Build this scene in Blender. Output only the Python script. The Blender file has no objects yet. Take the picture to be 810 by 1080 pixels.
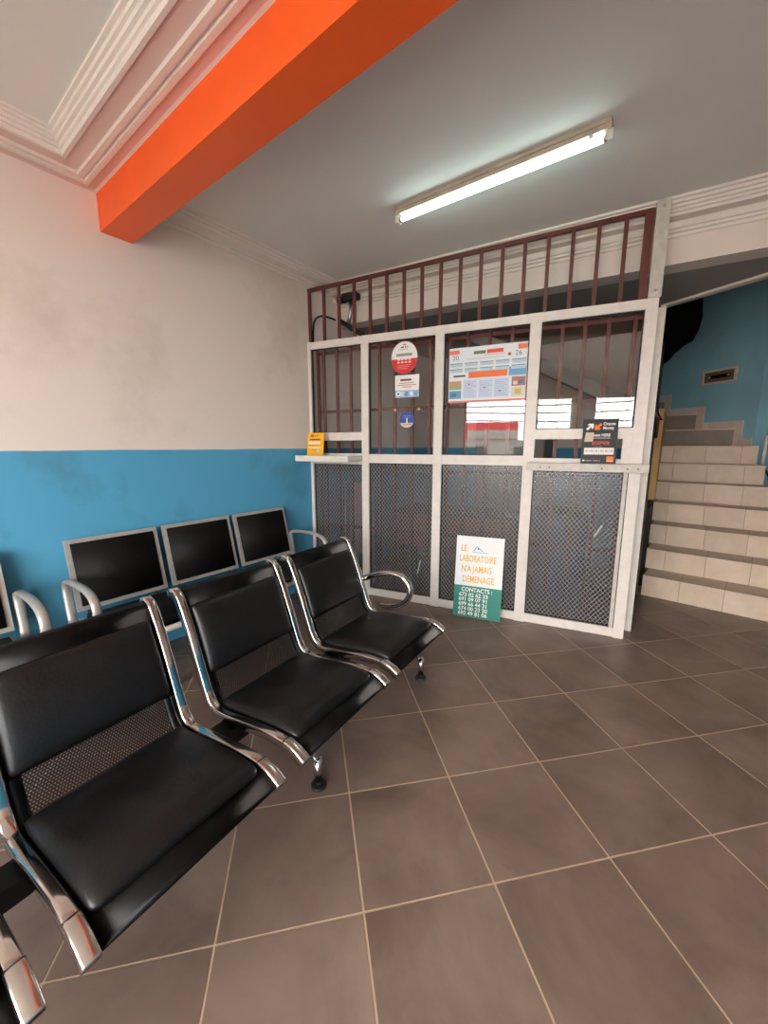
import bpy, bmesh, math, random
from mathutils import Vector, Matrix, noise
random.seed(7)
S = bpy.context.scene
C = S.collection
PI = math.pi
R = math.radians

# ------------------------------------------------------------------ camera, sky, light, exposure
CAM_H = 1.39
cd = bpy.data.cameras.new('camera'); cam = bpy.data.objects.new('camera', cd); C.objects.link(cam)
cd.sensor_fit = 'HORIZONTAL'; cd.sensor_width = 36.0; cd.lens = 36.0 * 417.25 / 810.0
cd.clip_start = 0.02; cd.clip_end = 200
cam.location = (0, 0, CAM_H); cam.rotation_euler = (R(90 - 9.53), 0, R(35.95))
S.camera = cam

w = bpy.data.worlds.new('World'); S.world = w; w.use_nodes = True
bg = w.node_tree.nodes['Background']; bg.inputs[0].default_value = (1.0, 0.985, 0.965, 1); bg.inputs[1].default_value = 26.0

# daylight enters through the open shop front behind the camera: portals guide the sky sampling
for px, sx in ((-0.5, 2.2), (1.62, 1.16)):
    ld = bpy.data.lights.new('sky_portal', 'AREA'); ld.shape = 'RECTANGLE'; ld.size = sx; ld.size_y = 2.38
    ld.cycles.is_portal = True
    lo = bpy.data.objects.new('sky_portal', ld); C.objects.link(lo)
    lo.location = (px, -3.06, 1.19); lo.rotation_euler = (R(90), 0, 0)

vs = S.view_settings
S.display_settings.display_device = 'sRGB'
vs.view_transform = 'Standard'; vs.look = 'None'; vs.gamma = 1.0; vs.use_curve_mapping = False
vs.exposure = 0.0
S.cycles.max_bounces = 10; S.cycles.diffuse_bounces = 6; S.cycles.glossy_bounces = 5
S.cycles.transparent_max_bounces = 24; S.cycles.sample_clamp_indirect = 6.0
S.cycles.caustics_reflective = False; S.cycles.caustics_refractive = False

# ------------------------------------------------------------------ materials
def srgb(r, g, b):
    f = lambda c: (c / 255 / 12.92) if c / 255 <= 0.04045 else ((c / 255 + 0.055) / 1.055) ** 2.4
    return (f(r), f(g), f(b), 1)

def newmat(name):
    m = bpy.data.materials.new(name); m.use_nodes = True
    nt = m.node_tree
    return m, nt, nt.nodes['Principled BSDF'], nt.nodes['Material Output']

def N(nt, typ, **kw):
    n = nt.nodes.new(typ)
    for k, v in kw.items():
        if k.startswith('i_'):
            key = k[2:]
            key = int(key) if key.isdigit() else key.replace('_', ' ')
            n.inputs[key].default_value = v
        else:
            setattr(n, k, v)
    return n

def math_n(nt, op, a, b=None, c=None):
    n = nt.nodes.new('ShaderNodeMath'); n.operation = op
    for i, v in enumerate((a, b, c)):
        if v is None: continue
        if isinstance(v, (int, float)): n.inputs[i].default_value = v
        else: nt.links.new(v, n.inputs[i])
    return n.outputs[0]

def mixc(nt, fac, a, b, blend='MIX'):
    n = nt.nodes.new('ShaderNodeMix'); n.data_type = 'RGBA'; n.blend_type = blend
    for sock, v in ((n.inputs[0], fac), (n.inputs[6], a), (n.inputs[7], b)):
        if isinstance(v, (int, float)): sock.default_value = v
        elif isinstance(v, tuple): sock.default_value = v
        else: nt.links.new(v, sock)
    return n.outputs[2]

def ramp(nt, fac, p0, p1):
    n = nt.nodes.new('ShaderNodeMapRange'); n.inputs[1].default_value = p0; n.inputs[2].default_value = p1
    nt.links.new(fac, n.inputs[0]); return n.outputs[0]

def mat(name, col, rough=0.5, metal=0.0, var=0.0, vscale=6.0, bump=0.0, bscale=40.0, spec=0.5, coat=0.0):
    m, nt, b, o = newmat(name)
    b.inputs['Base Color'].default_value = col
    b.inputs['Roughness'].default_value = rough; b.inputs['Metallic'].default_value = metal
    b.inputs['Specular IOR Level'].default_value = spec
    if coat: b.inputs['Coat Weight'].default_value = coat; b.inputs['Coat Roughness'].default_value = 0.08
    tc = N(nt, 'ShaderNodeNewGeometry')
    if var:
        nz = N(nt, 'ShaderNodeTexNoise', i_Scale=vscale, i_Detail=6.0, i_Roughness=0.6)
        nt.links.new(tc.outputs['Position'], nz.inputs['Vector'])
        f = ramp(nt, nz.outputs['Fac'], 0.3, 0.7)
        dark = tuple(c * (1 - var) for c in col[:3]) + (1,)
        nt.links.new(mixc(nt, f, dark, col), b.inputs['Base Color'])
    if bump:
        nz2 = N(nt, 'ShaderNodeTexNoise', i_Scale=bscale, i_Detail=4.0)
        nt.links.new(tc.outputs['Position'], nz2.inputs['Vector'])
        bp = N(nt, 'ShaderNodeBump', i_Strength=bump, i_Distance=0.01)
        nt.links.new(nz2.outputs['Fac'], bp.inputs['Height']); nt.links.new(bp.outputs[0], b.inputs['Normal'])
    return m

BLUE_Z = 1.362
CREAM = srgb(230, 217, 208); BLUE = srgb(84, 160, 197)

def two_tone(name, top, bot, zsplit):
    m, nt, b, o = newmat(name)
    g = N(nt, 'ShaderNodeNewGeometry'); sp = N(nt, 'ShaderNodeSeparateXYZ'); nt.links.new(g.outputs['Position'], sp.inputs[0])
    nz = N(nt, 'ShaderNodeTexNoise', i_Scale=3.0, i_Detail=3.0); nt.links.new(g.outputs['Position'], nz.inputs['Vector'])
    z = math_n(nt, 'ADD', sp.outputs[2], math_n(nt, 'MULTIPLY', math_n(nt, 'SUBTRACT', nz.outputs['Fac'], 0.5), 0.012))
    fac = ramp(nt, z, zsplit - 0.002, zsplit + 0.002)
    st = N(nt, 'ShaderNodeTexNoise', i_Scale=1.3, i_Detail=8.0, i_Roughness=0.65); nt.links.new(g.outputs['Position'], st.inputs['Vector'])
    sf = ramp(nt, st.outputs['Fac'], 0.52, 0.72)
    topd = mixc(nt, math_n(nt, 'MULTIPLY', sf, 0.35), top, srgb(176, 150, 130))
    st2 = N(nt, 'ShaderNodeTexNoise', i_Scale=2.2, i_Detail=7.0, i_Roughness=0.6); nt.links.new(g.outputs['Position'], st2.inputs['Vector'])
    botd = mixc(nt, math_n(nt, 'MULTIPLY', ramp(nt, st2.outputs['Fac'], 0.55, 0.75), 0.5), bot, srgb(70, 118, 128))
    nt.links.new(mixc(nt, fac, botd, topd), b.inputs['Base Color'])
    b.inputs['Roughness'].default_value = 0.55; b.inputs['Specular IOR Level'].default_value = 0.3
    nz2 = N(nt, 'ShaderNodeTexNoise', i_Scale=14.0, i_Detail=6.0); nt.links.new(g.outputs['Position'], nz2.inputs['Vector'])
    bp = N(nt, 'ShaderNodeBump', i_Strength=0.12, i_Distance=0.01)
    nt.links.new(nz2.outputs['Fac'], bp.inputs['Height']); nt.links.new(bp.outputs[0], b.inputs['Normal'])
    return m

M = {}
M['wall'] = two_tone('painted_wall', CREAM, BLUE, BLUE_Z)
M['blue'] = mat('blue_paint', srgb(152, 205, 222), 0.6, var=0.25, vscale=1.8, bump=0.1, bscale=12)
M['cream'] = mat('cream_paint', CREAM, 0.6, var=0.08, vscale=2.0, bump=0.08, bscale=15)
M['ceil'] = mat('ceiling_paint', srgb(230, 227, 222), 0.7, var=0.05, vscale=1.2)
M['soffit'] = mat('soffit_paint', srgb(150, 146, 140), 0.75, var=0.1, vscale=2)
M['plaster'] = mat('plaster_moulding', srgb(232, 222, 214), 0.5, var=0.06, vscale=5)
M['orange'] = mat('orange_paint', srgb(250, 98, 26), 0.42, var=0.1, vscale=3, bump=0.15, bscale=9)
M['ochre'] = mat('ochre_paint', srgb(214, 172, 104), 0.6, var=0.2, vscale=6)
M['grout'] = mat('grout', srgb(206, 180, 152), 0.85, var=0.25, vscale=9)
M['stair_grout'] = mat('stair_grout', srgb(120, 104, 90), 0.85)
M['dark'] = mat('black_paint_and_gap', srgb(11, 10, 10), 0.55, spec=0.25)  # also colours the panels that stand for unlit gaps
M['mass_black'] = mat('dull_black', srgb(4, 4, 4), 0.9, bump=0.4, bscale=25, spec=0.05)
M['alu'] = mat('white_aluminium', srgb(228, 220, 211), 0.4, var=0.12, vscale=18, bump=0.03, bscale=60)
M['alu_dirty'] = mat('worn_aluminium', srgb(205, 198, 188), 0.42, var=0.25, vscale=22)
M['gasket'] = mat('black_gasket', srgb(28, 24, 24), 0.6)
M['red_iron'] = mat('red_oxide_iron', srgb(98, 43, 36), 0.5, var=0.25, vscale=14)
M['vinyl'] = mat('black_vinyl', srgb(16, 15, 16), 0.38, var=0.2, vscale=20, bump=0.10, bscale=90, spec=0.42)
M['shell'] = mat('black_enamel', srgb(11, 9, 10), 0.30, spec=0.14)
M['vinyl_matt'] = mat('matt_black_vinyl', srgb(17, 16, 16), 0.62, var=0.15, vscale=20, bump=0.1, bscale=90, spec=0.22)
M['chrome'] = mat('chrome', srgb(214, 208, 204), 0.09, 1.0, var=0.1, vscale=30)
M['steel'] = mat('brushed_steel', srgb(196, 192, 186), 0.28, 1.0, var=0.15, vscale=25)
M['silver'] = mat('silver_enamel', srgb(196, 193, 188), 0.38, 0.45, var=0.15, vscale=25)
M['chrome_cap'] = mat('chrome_cap', srgb(226, 218, 212), 0.16, 1.0)
M['rubber'] = mat('black_rubber', srgb(20, 19, 19), 0.6)
M['white_plastic'] = mat('white_plastic', srgb(235, 232, 226), 0.45)
M['batten'] = mat('batten_enamel', srgb(206, 192, 174), 0.45, var=0.3, vscale=12)
M['wood'] = mat('dark_wood', srgb(92, 54, 36), 0.5, var=0.35, vscale=8)
M['desk'] = mat('red_laminate', srgb(150, 62, 52), 0.4, var=0.15)
M['pink_strip'] = mat('pinkish_strip', srgb(222, 196, 187), 0.6, var=0.08, vscale=3)  # pinkish tone for the flat strips of the near cornice
M['pink'] = mat('pink_cloth', srgb(214, 160, 168), 0.85, var=0.15, vscale=9, bump=0.3, bscale=30)
M['bluecloth'] = mat('blue_plastic', srgb(40, 70, 130), 0.5)
M['street'] = mat('street_asphalt', srgb(150, 144, 136), 0.9, var=0.2)
M['facade'] = mat('facade_white', srgb(225, 222, 216), 0.8, var=0.1)
M['facade_red'] = mat('facade_red', srgb(206, 40, 48), 0.7)
M['facade_glass'] = mat('facade_glass', srgb(60, 66, 72), 0.2)
FLAT = {}
def flat(r, g, b, rough=0.5):
    k = (r, g, b)
    if k not in FLAT: FLAT[k] = mat('print_%02x%02x%02x' % k, srgb(r, g, b), rough)
    return FLAT[k]

# floor tiles: dull grey-brown ceramic with cloudy marbling
def tile_mat(name, c0, c1, rough, cloud, rvar, red=None):
    m, nt, b, o = newmat(name)
    g = N(nt, 'ShaderNodeNewGeometry'); oi = N(nt, 'ShaderNodeObjectInfo')
    off = N(nt, 'ShaderNodeVectorMath', operation='MULTIPLY_ADD')
    cmb = N(nt, 'ShaderNodeCombineXYZ')
    for i in range(3): nt.links.new(oi.outputs['Random'], cmb.inputs[i])
    nt.links.new(cmb.outputs[0], off.inputs[0]); off.inputs[1].default_value = (17.3, 31.7, 9.1)
    nt.links.new(g.outputs['Position'], off.inputs[2])
    n1 = N(nt, 'ShaderNodeTexNoise', i_Scale=cloud, i_Detail=8.0, i_Roughness=0.62, i_Distortion=0.4)
    nt.links.new(off.outputs[0], n1.inputs['Vector'])
    col = mixc(nt, ramp(nt, n1.outputs['Fac'], 0.3, 0.72), c0, c1)
    if red:
        n3 = N(nt, 'ShaderNodeTexNoise', i_Scale=cloud * 0.8, i_Detail=3.0); nt.links.new(g.outputs['Position'], n3.inputs['Vector'])
        col = mixc(nt, math_n(nt, 'MULTIPLY', ramp(nt, n3.outputs['Fac'], 0.5, 0.72), 0.42), col, red)
    v = math_n(nt, 'ADD', math_n(nt, 'MULTIPLY', oi.outputs['Random'], 0.16), 0.92)
    hv = N(nt, 'ShaderNodeHueSaturation'); nt.links.new(col, hv.inputs['Color']); nt.links.new(v, hv.inputs['Value'])
    nt.links.new(hv.outputs[0], b.inputs['Base Color'])
    n2 = N(nt, 'ShaderNodeTexNoise', i_Scale=5.0, i_Detail=6.0); nt.links.new(g.outputs['Position'], n2.inputs['Vector'])
    nt.links.new(math_n(nt, 'ADD', math_n(nt, 'MULTIPLY', n2.outputs['Fac'], rvar), rough), b.inputs['Roughness'])
    b.inputs['Specular IOR Level'].default_value = 0.4
    return m
M['tile'] = tile_mat('brown_floor_tile', srgb(102, 84, 74), srgb(142, 122, 109), 0.27, 2.4, 0.25, srgb(130, 104, 92))
M['skirting'] = tile_mat('pale_skirting_tile', srgb(214, 196, 182), srgb(230, 214, 202), 0.4, 5.0, 0.15)
M['top_riser'] = tile_mat('grey_brown_riser', srgb(112, 100, 90), srgb(134, 120, 108), 0.5, 4.0, 0.1)
M['stair_tile'] = tile_mat('beige_stair_tile', srgb(196, 176, 154), srgb(216, 198, 178), 0.4, 5.0, 0.15)

def emis(name, col, strength):
    m, nt, b, o = newmat(name)
    e = N(nt, 'ShaderNodeEmission', i_Color=col, i_Strength=strength); nt.links.new(e.outputs[0], o.inputs[0]); return m
M['tube'] = emis('fluorescent_tube', (0.76, 1.0, 0.93, 1), 15.0)

def glass_mat(name, wired):
    m, nt, b, o = newmat(name)
    g = N(nt, 'ShaderNodeNewGeometry')
    ior = math_n(nt, 'ADD', math_n(nt, 'MULTIPLY', g.outputs['Backfacing'], 1 / 1.5 - 1.5), 1.5)
    fr = N(nt, 'ShaderNodeFresnel'); nt.links.new(ior, fr.inputs['IOR'])
    gl = N(nt, 'ShaderNodeBsdfGlossy', i_Roughness=0.0 if not wired else 0.16, i_Color=(1, 1, 1, 1))
    tr = N(nt, 'ShaderNodeBsdfTransparent', i_Color=(0.965, 0.975, 0.97, 1) if not wired else (0.74, 0.77, 0.79, 1))
    mx = N(nt, 'ShaderNodeMixShader')
    if not wired:
        nt.links.new(math_n(nt, 'MULTIPLY', fr.outputs[0], 0.62), mx.inputs[0])
        nt.links.new(tr.outputs[0], mx.inputs[1]); nt.links.new(gl.outputs[0], mx.inputs[2]); nt.links.new(mx.outputs[0], o.inputs[0])
        return m
    tc = N(nt, 'ShaderNodeTexCoord'); sp = N(nt, 'ShaderNodeSeparateXYZ'); nt.links.new(tc.outputs['Object'], sp.inputs[0])
    k = 2 * PI / 0.032
    a1 = math_n(nt, 'SINE', math_n(nt, 'MULTIPLY', math_n(nt, 'ADD', sp.outputs[0], math_n(nt, 'MULTIPLY', sp.outputs[2], 0.8)), k))
    a2 = math_n(nt, 'SINE', math_n(nt, 'MULTIPLY', math_n(nt, 'SUBTRACT', sp.outputs[0], math_n(nt, 'MULTIPLY', sp.outputs[2], 0.8)), k))
    wire = ramp(nt, math_n(nt, 'MAXIMUM', a1, a2), 0.70, 0.98)
    df = N(nt, 'ShaderNodeBsdfDiffuse'); nt.links.new(mixc(nt, wire, srgb(60, 66, 72), srgb(200, 192, 188)), df.inputs['Color'])
    m1 = N(nt, 'ShaderNodeMixShader')
    nt.links.new(math_n(nt, 'ADD', math_n(nt, 'MULTIPLY', wire, 0.26), 0.13), m1.inputs[0])
    nt.links.new(tr.outputs[0], m1.inputs[1]); nt.links.new(df.outputs[0], m1.inputs[2])
    bp = N(nt, 'ShaderNodeBump', i_Strength=0.25, i_Distance=0.002)
    nt.links.new(math_n(nt, 'MULTIPLY', a1, a2), bp.inputs['Height']); nt.links.new(bp.outputs[0], gl.inputs['Normal'])
    nt.links.new(math_n(nt, 'MULTIPLY', fr.outputs[0], 0.5), mx.inputs[0]); nt.links.new(m1.outputs[0], mx.inputs[1]); nt.links.new(gl.outputs[0], mx.inputs[2])
    nt.links.new(mx.outputs[0], o.inputs[0])
    return m
M['glass'] = glass_mat('clear_glass', False)
M['wired'] = glass_mat('wired_glass', True)

def perforated():
    m, nt, b, o = newmat('perforated_steel')
    b.inputs['Base Color'].default_value = srgb(26, 23, 23); b.inputs['Roughness'].default_value = 0.3
    uv = N(nt, 'ShaderNodeUVMap'); sp = N(nt, 'ShaderNodeSeparateXYZ'); nt.links.new(uv.outputs[0], sp.inputs[0])
    P = 0.0088
    u = math_n(nt, 'DIVIDE', sp.outputs[0], P); v = math_n(nt, 'DIVIDE', sp.outputs[1], P * 0.87)
    row = math_n(nt, 'MODULO', math_n(nt, 'FLOOR', v), 2.0)
    u2 = math_n(nt, 'ADD', u, math_n(nt, 'MULTIPLY', row, 0.5))
    fu = math_n(nt, 'SUBTRACT', math_n(nt, 'FRACT', u2), 0.5); fv = math_n(nt, 'MULTIPLY', math_n(nt, 'SUBTRACT', math_n(nt, 'FRACT', v), 0.5), 0.87)
    r = math_n(nt, 'SQRT', math_n(nt, 'ADD', math_n(nt, 'MULTIPLY', fu, fu), math_n(nt, 'MULTIPLY', fv, fv)))
    hole = math_n(nt, 'LESS_THAN', r, 0.30)
    tr = N(nt, 'ShaderNodeBsdfTransparent'); mx = N(nt, 'ShaderNodeMixShader')
    nt.links.new(hole, mx.inputs[0]); nt.links.new(b.outputs[0], mx.inputs[1]); nt.links.new(tr.outputs[0], mx.inputs[2]); nt.links.new(mx.outputs[0], o.inputs[0])
    return m
M['perf'] = perforated()

# ------------------------------------------------------------------ mesh helpers
def BM(): return bmesh.new()
def add_box(bm, x0, x1, y0, y1, z0, z1):
    v = [bm.verts.new(p) for p in ((x0,y0,z0),(x1,y0,z0),(x1,y1,z0),(x0,y1,z0),(x0,y0,z1),(x1,y0,z1),(x1,y1,z1),(x0,y1,z1))]
    for f in ((3,2,1,0),(4,5,6,7),(0,1,5,4),(1,2,6,5),(2,3,7,6),(3,0,4,7)): bm.faces.new([v[i] for i in f])
    return v
def add_prism(bm, poly, z0, z1):
    a = [bm.verts.new((x, y, z0)) for x, y in poly]; b = [bm.verts.new((x, y, z1)) for x, y in poly]
    n = len(poly)
    bm.faces.new(a[::-1]); bm.faces.new(b)
    for i in range(n): bm.faces.new((a[i], a[(i+1) % n], b[(i+1) % n], b[i]))
def add_tube(bm, pts, r, seg=10, closed=False, flat=1.0):
    pts = [Vector(p) for p in pts]; n = len(pts); rings = []
    up = None
    for i, p in enumerate(pts):
        if closed: t = pts[(i+1) % n] - pts[i-1]
        else: t = pts[min(i+1, n-1)] - pts[max(i-1, 0)]
        t.normalize()
        if up is None:
            up = Vector((0, 0, 1)) if abs(t.z) < 0.9 else Vector((1, 0, 0))
        s = t.cross(up); s.normalize(); up = s.cross(t); up.normalize()
        rr = r[i] if isinstance(r, (list, tuple)) else r
        rings.append([bm.verts.new(p + s * (math.cos(2*PI*k/seg) * rr * flat) + up * (math.sin(2*PI*k/seg) * rr)) for k in range(seg)])
    m = n if closed else n - 1
    for i in range(m):
        a, b = rings[i], rings[(i+1) % n]
        for k in range(seg): bm.faces.new((a[k], a[(k+1) % seg], b[(k+1) % seg], b[k]))
    if not closed:
        bm.faces.new(rings[0][::-1]); bm.faces.new(rings[-1])
def add_cyl(bm, c, r, h, axis='Z', seg=20, r2=None):
    c = Vector(c); r2 = r if r2 is None else r2
    d = {'X': Vector((1,0,0)), 'Y': Vector((0,1,0)), 'Z': Vector((0,0,1))}[axis]
    u = Vector((0,1,0)) if axis == 'X' else Vector((1,0,0)); v = d.cross(u)
    A = [bm.verts.new(c + u*math.cos(2*PI*k/seg)*r + v*math.sin(2*PI*k/seg)*r) for k in range(seg)]
    B = [bm.verts.new(c + d*h + u*math.cos(2*PI*k/seg)*r2 + v*math.sin(2*PI*k/seg)*r2) for k in range(seg)]
    bm.faces.new(A[::-1]); bm.faces.new(B)
    for k in range(seg): bm.faces.new((A[k], A[(k+1) % seg], B[(k+1) % seg], B[k]))
def bev(bm, w=0.004, seg=2, ang=0.6):
    es = [e for e in bm.edges if len(e.link_faces) == 2 and e.calc_face_angle(0) > ang]
    bmesh.ops.bevel(bm, geom=es, offset=w, segments=seg, profile=0.7, affect='EDGES', clamp_overlap=True)
def mesh(name, bm, m, smooth=False):
    bmesh.ops.recalc_face_normals(bm, faces=bm.faces)
    me = bpy.data.meshes.new(name); bm.to_mesh(me); bm.free()
    for mm in (m if isinstance(m, (list, tuple)) else [m]): me.materials.append(mm)
    if smooth:
        for p in me.polygons: p.use_smooth = True
    return me
def place(name, me, parent=None, loc=None, rot=None):
    o = bpy.data.objects.new(name, me); C.objects.link(o)
    if parent is not None: o.parent = parent
    if loc is not None: o.location = loc
    if rot is not None: o.rotation_euler = rot
    return o
def obj(name, bm, m, parent=None, smooth=False, loc=None, rot=None):
    return place(name, mesh(name, bm, m, smooth), parent, loc, rot)
def box(name, b, m, parent=None, bw=0.0, loc=None, rot=None, seg=2):
    bm = BM(); add_box(bm, *b)
    if bw: bev(bm, bw, seg)
    return obj(name, bm, m, parent, False, loc, rot)
def thing(name, label, cat, loc=(0,0,0), rz=0, group=None):
    o = bpy.data.objects.new(name, None); C.objects.link(o); o.location = loc; o.rotation_euler = (0, 0, rz)
    o.empty_display_size = 0.1
    return tag(o, label, cat, group)
def tag(o, label, cat, group=None):
    o['label'] = label; o['category'] = cat
    if group: o['group'] = group
    return o
def struct(o, label=None):
    o['kind'] = 'structure'
    if label: o['label'] = label
    return o
def lettering(txt, size, x, z, m, parent, y=-0.001, align='LEFT', sx=1.0, shear=0.0, name='lettering', bold=0.0):
    cu = bpy.data.curves.new('t', 'FONT'); cu.body = txt; cu.size = size; cu.align_x = align; cu.shear = shear; cu.offset = bold
    cu.resolution_u = 3
    t = bpy.data.objects.new('t', cu); C.objects.link(t)
    me = bpy.data.meshes.new_from_object(t)
    bpy.data.objects.remove(t); bpy.data.curves.remove(cu)
    for v in me.vertices: v.co = Vector((x + v.co.x * sx, y, z + v.co.y))
    me.materials.clear(); me.materials.append(m); me.name = name
    return place(name, me, parent)
def quads(name, rects, parent, y=-0.0008):
    """flat print: rects of (x0,x1,z0,z1,material) as one mesh"""
    ms = []; vs_ = []; fs = []; idx = []
    for i, (x0, x1, z0, z1, mm) in enumerate(rects):
        if mm not in ms: ms.append(mm)
        yy = y - 0.00004 * i / max(1, len(rects)) * 4
        k = len(vs_); vs_ += [(x0,yy,z0),(x1,yy,z0),(x1,yy,z1),(x0,yy,z1)]; fs.append((k,k+1,k+2,k+3)); idx.append(ms.index(mm))
    me = bpy.data.meshes.new(name); me.from_pydata(vs_, [], fs)
    for mm in ms: me.materials.append(mm)
    for p, i in zip(me.polygons, idx): p.material_index = i
    return place(name, me, parent)
def shape(name, poly, m, parent, y=-0.001, th=0.0):
    me = bpy.data.meshes.new(name); me.from_pydata([(x, y, z) for x, z in poly], [], [tuple(range(len(poly)))])
    me.materials.append(m); return place(name, me, parent)

# ------------------------------------------------------------------ the setting
XW, XR = -2.81, 2.60; YF = -3.0; ZC = 2.885; YB0, YB1 = 1.08, 1.25
# floor with separate tiles laid on the diagonal
bm = BM(); add_box(bm, XW - 0.1, XR + 0.1, YF - 0.15, 8.5, -0.2, -0.0012)
floor = struct(obj('floor', bm, M['grout']), 'dark brown square floor tiles laid diagonally')
T = 0.4243; TA = R(46.88); OX, OY = -0.3335, 1.065; GR = 0.0065
def clip(poly, ax, lim, keep_less):
    out = []
    for i in range(len(poly)):
        a, b = poly[i], poly[(i+1) % len(poly)]
        ina = (a[ax] <= lim) == keep_less; inb = (b[ax] <= lim) == keep_less
        if ina: out.append(a)
        if ina != inb:
            t = (lim - a[ax]) / (b[ax] - a[ax]); out.append((a[0] + (b[0]-a[0])*t, a[1] + (b[1]-a[1])*t))
    return out
h = T / 2 - GR / 2
bm = BM(); add_box(bm, -h, h, -h, h, -0.012, 0.0); bev(bm, 0.0010, 1)
full_tile = mesh('floor_tile', bm, M['tile'])
ct, st_ = math.cos(TA), math.sin(TA)
TX0, TX1, TY0, TY1 = XW + 0.002, XR - 0.002, -2.3, 4.30
for i in range(-20, 20):
    for j in range(-20, 20):
        cx = OX + T*((i+.5)*ct - (j+.5)*st_); cy = OY + T*((i+.5)*st_ + (j+.5)*ct)
        if not (TX0 - .3 < cx < TX1 + .3 and TY0 - .3 < cy < TY1 + .3): continue
        P4 = [(cx + a*ct - b*st_, cy + a*st_ + b*ct) for a, b in ((-h,-h),(h,-h),(h,h),(-h,h))]
        Q = P4
        for ax, lim, kl in ((0,TX0,False),(0,TX1,True),(1,TY0,False),(1,TY1,True)):
            Q = clip(Q, ax, lim, kl)
            if not Q: break
        if len(Q) < 3: continue
        if len(Q) == 4 and all(abs(a[0]-b[0]) + abs(a[1]-b[1]) < 1e-9 for a, b in zip(P4, Q)):
            place('floor_tile', full_tile, floor, (cx, cy, 0), (0, 0, TA))
        else:
            bm = BM(); add_prism(bm, Q, -0.012, 0.0); obj('floor_tile', bm, M['tile'], floor)

# left wall, white over blue, runs on into the cashier booth
struct(box('wall_left', (XW - 0.15, XW, YF, 8.5, -0.1, 4.6), M['wall']), 'white over sky blue painted plaster wall')
struct(box('wall_right', (XR, XR + 0.15, YF, 8.5, -0.1, 4.6), M['wall']), 'white over blue wall behind the viewer')
# open shop front behind the camera
bm = BM()
for x0, x1 in ((XW - 0.15, -1.6), (0.6, 1.04), (2.2, XR + 0.15)): add_box(bm, x0, x1, YF - 0.2, YF, -0.1, 2.38)
add_box(bm, XW - 0.15, XR + 0.15, YF - 0.2, YF, 2.38, 3.2)
struct(obj('wall_front', bm, M['wall']), 'open shop front wall with pillars')
# main ceiling
struct(box('ceiling', (XW - 0.15, XR + 0.15, YF - 0.2, 3.50, ZC, ZC + 0.12), M['ceil']), 'flat grey white ceiling')
# orange downstand beam
BSK = -0.0275 * (XR - XW)
bm = BM(); add_prism(bm, [(XW, YB0), (XR, YB0 + BSK), (XR, YB1 + BSK), (XW, YB1)], 2.609, ZC + 0.02); bev(bm, 0.006)
struct(obj('trim_1', bm, M['orange']), 'orange painted ceiling beam')

def sweep(name, path, prof, m, closed=False, alt=()):
    """path: 2D points with the room on the left-hand side; prof: (out, z)"""
    n = len(path); bm = BM(); rings = []
    P = [Vector(p) for p in path]
    for i in range(n):
        def nrm(a, b):
            d = (b - a).normalized(); return Vector((-d.y, d.x))
        if closed or 0 < i < n - 1:
            n1 = nrm(P[i-1], P[i]); n2 = nrm(P[i], P[(i+1) % n]); mm = (n1 + n2); mm = mm / max(1e-6, mm.dot(n1))
        elif i == 0: mm = nrm(P[0], P[1])
        else: mm = nrm(P[-2], P[-1])
        rings.append([bm.verts.new((P[i].x + mm.x*o, P[i].y + mm.y*o, z)) for o, z in prof])
    for i in range(n if closed else n - 1):
        a, b = rings[i], rings[(i+1) % n]
        for k in range(len(prof) - 1): bm.faces.new((a[k], a[k+1], b[k+1], b[k])).material_index = 1 if k in alt else 0
    return obj(name, bm, m)
near_prof = [(0, 2.806), (0.012, 2.812), (0.052, 2.812), (0.055, 2.802), (0.078, 2.802), (0.081, 2.812), (0.092, 2.812), (0.095, 2.803), (0.118, 2.803), (0.121, 2.818),
             (0.188, 2.820), (0.190, 2.812), (0.207, 2.812), (0.210, 2.832), (0.220, 2.834), (0.223, 2.846), (0.236, 2.848), (0.239, 2.861), (0.250, 2.863), (0.254, 2.874), (0.268, 2.876), (0.270, ZC)]
struct(sweep('trim_2', [(XW, YB0), (XW, YF), (XR, YF), (XR, YB0 + BSK)], near_prof, [M['plaster'], M['pink_strip']], True, (0, 1, 9)), 'white stepped plaster cornice border in front of beam')
FA = R(6.0); fd = Vector((math.cos(FA), math.sin(FA))); f0 = Vector((-0.16, 3.36))
def fpt(x): t = (x - f0.x) / fd.x; return (x, f0.y + fd.y * t)
far_prof = [(0, 2.796), (0.014, 2.802), (0.020, 2.815), (0.04, 2.818), (0.046, 2.830), (0.10, 2.838), (0.104, 2.832), (0.118, 2.834), (0.122, 2.848), (0.136, 2.850), (0.14, 2.868), (0.156, 2.870), (0.160, ZC)]
struct(sweep('trim_3', [fpt(XW + 0.0), (XW, YB1)], far_prof, M['plaster']), 'white plaster cornice along left wall beyond the beam')
fas_prof = [(0, 2.704), (0.012, 2.708), (0.014, 2.724), (0.030, 2.728), (0.032, 2.742), (0.046, 2.746), (0.048, 2.760), (0.050, 2.772), (0.018, 2.776), (0.018, 2.796),
            (0.084, 2.800), (0.086, 2.816), (0.098, 2.819), (0.100, 2.833), (0.114, 2.836), (0.116, 2.850), (0.130, 2.853), (0.132, 2.868), (0.150, 2.871), (0.152, ZC)]
struct(sweep('trim_4', [fpt(XR), fpt(XW)], fas_prof, M['plaster']), 'white stepped plaster cornice over the lintel')
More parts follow.
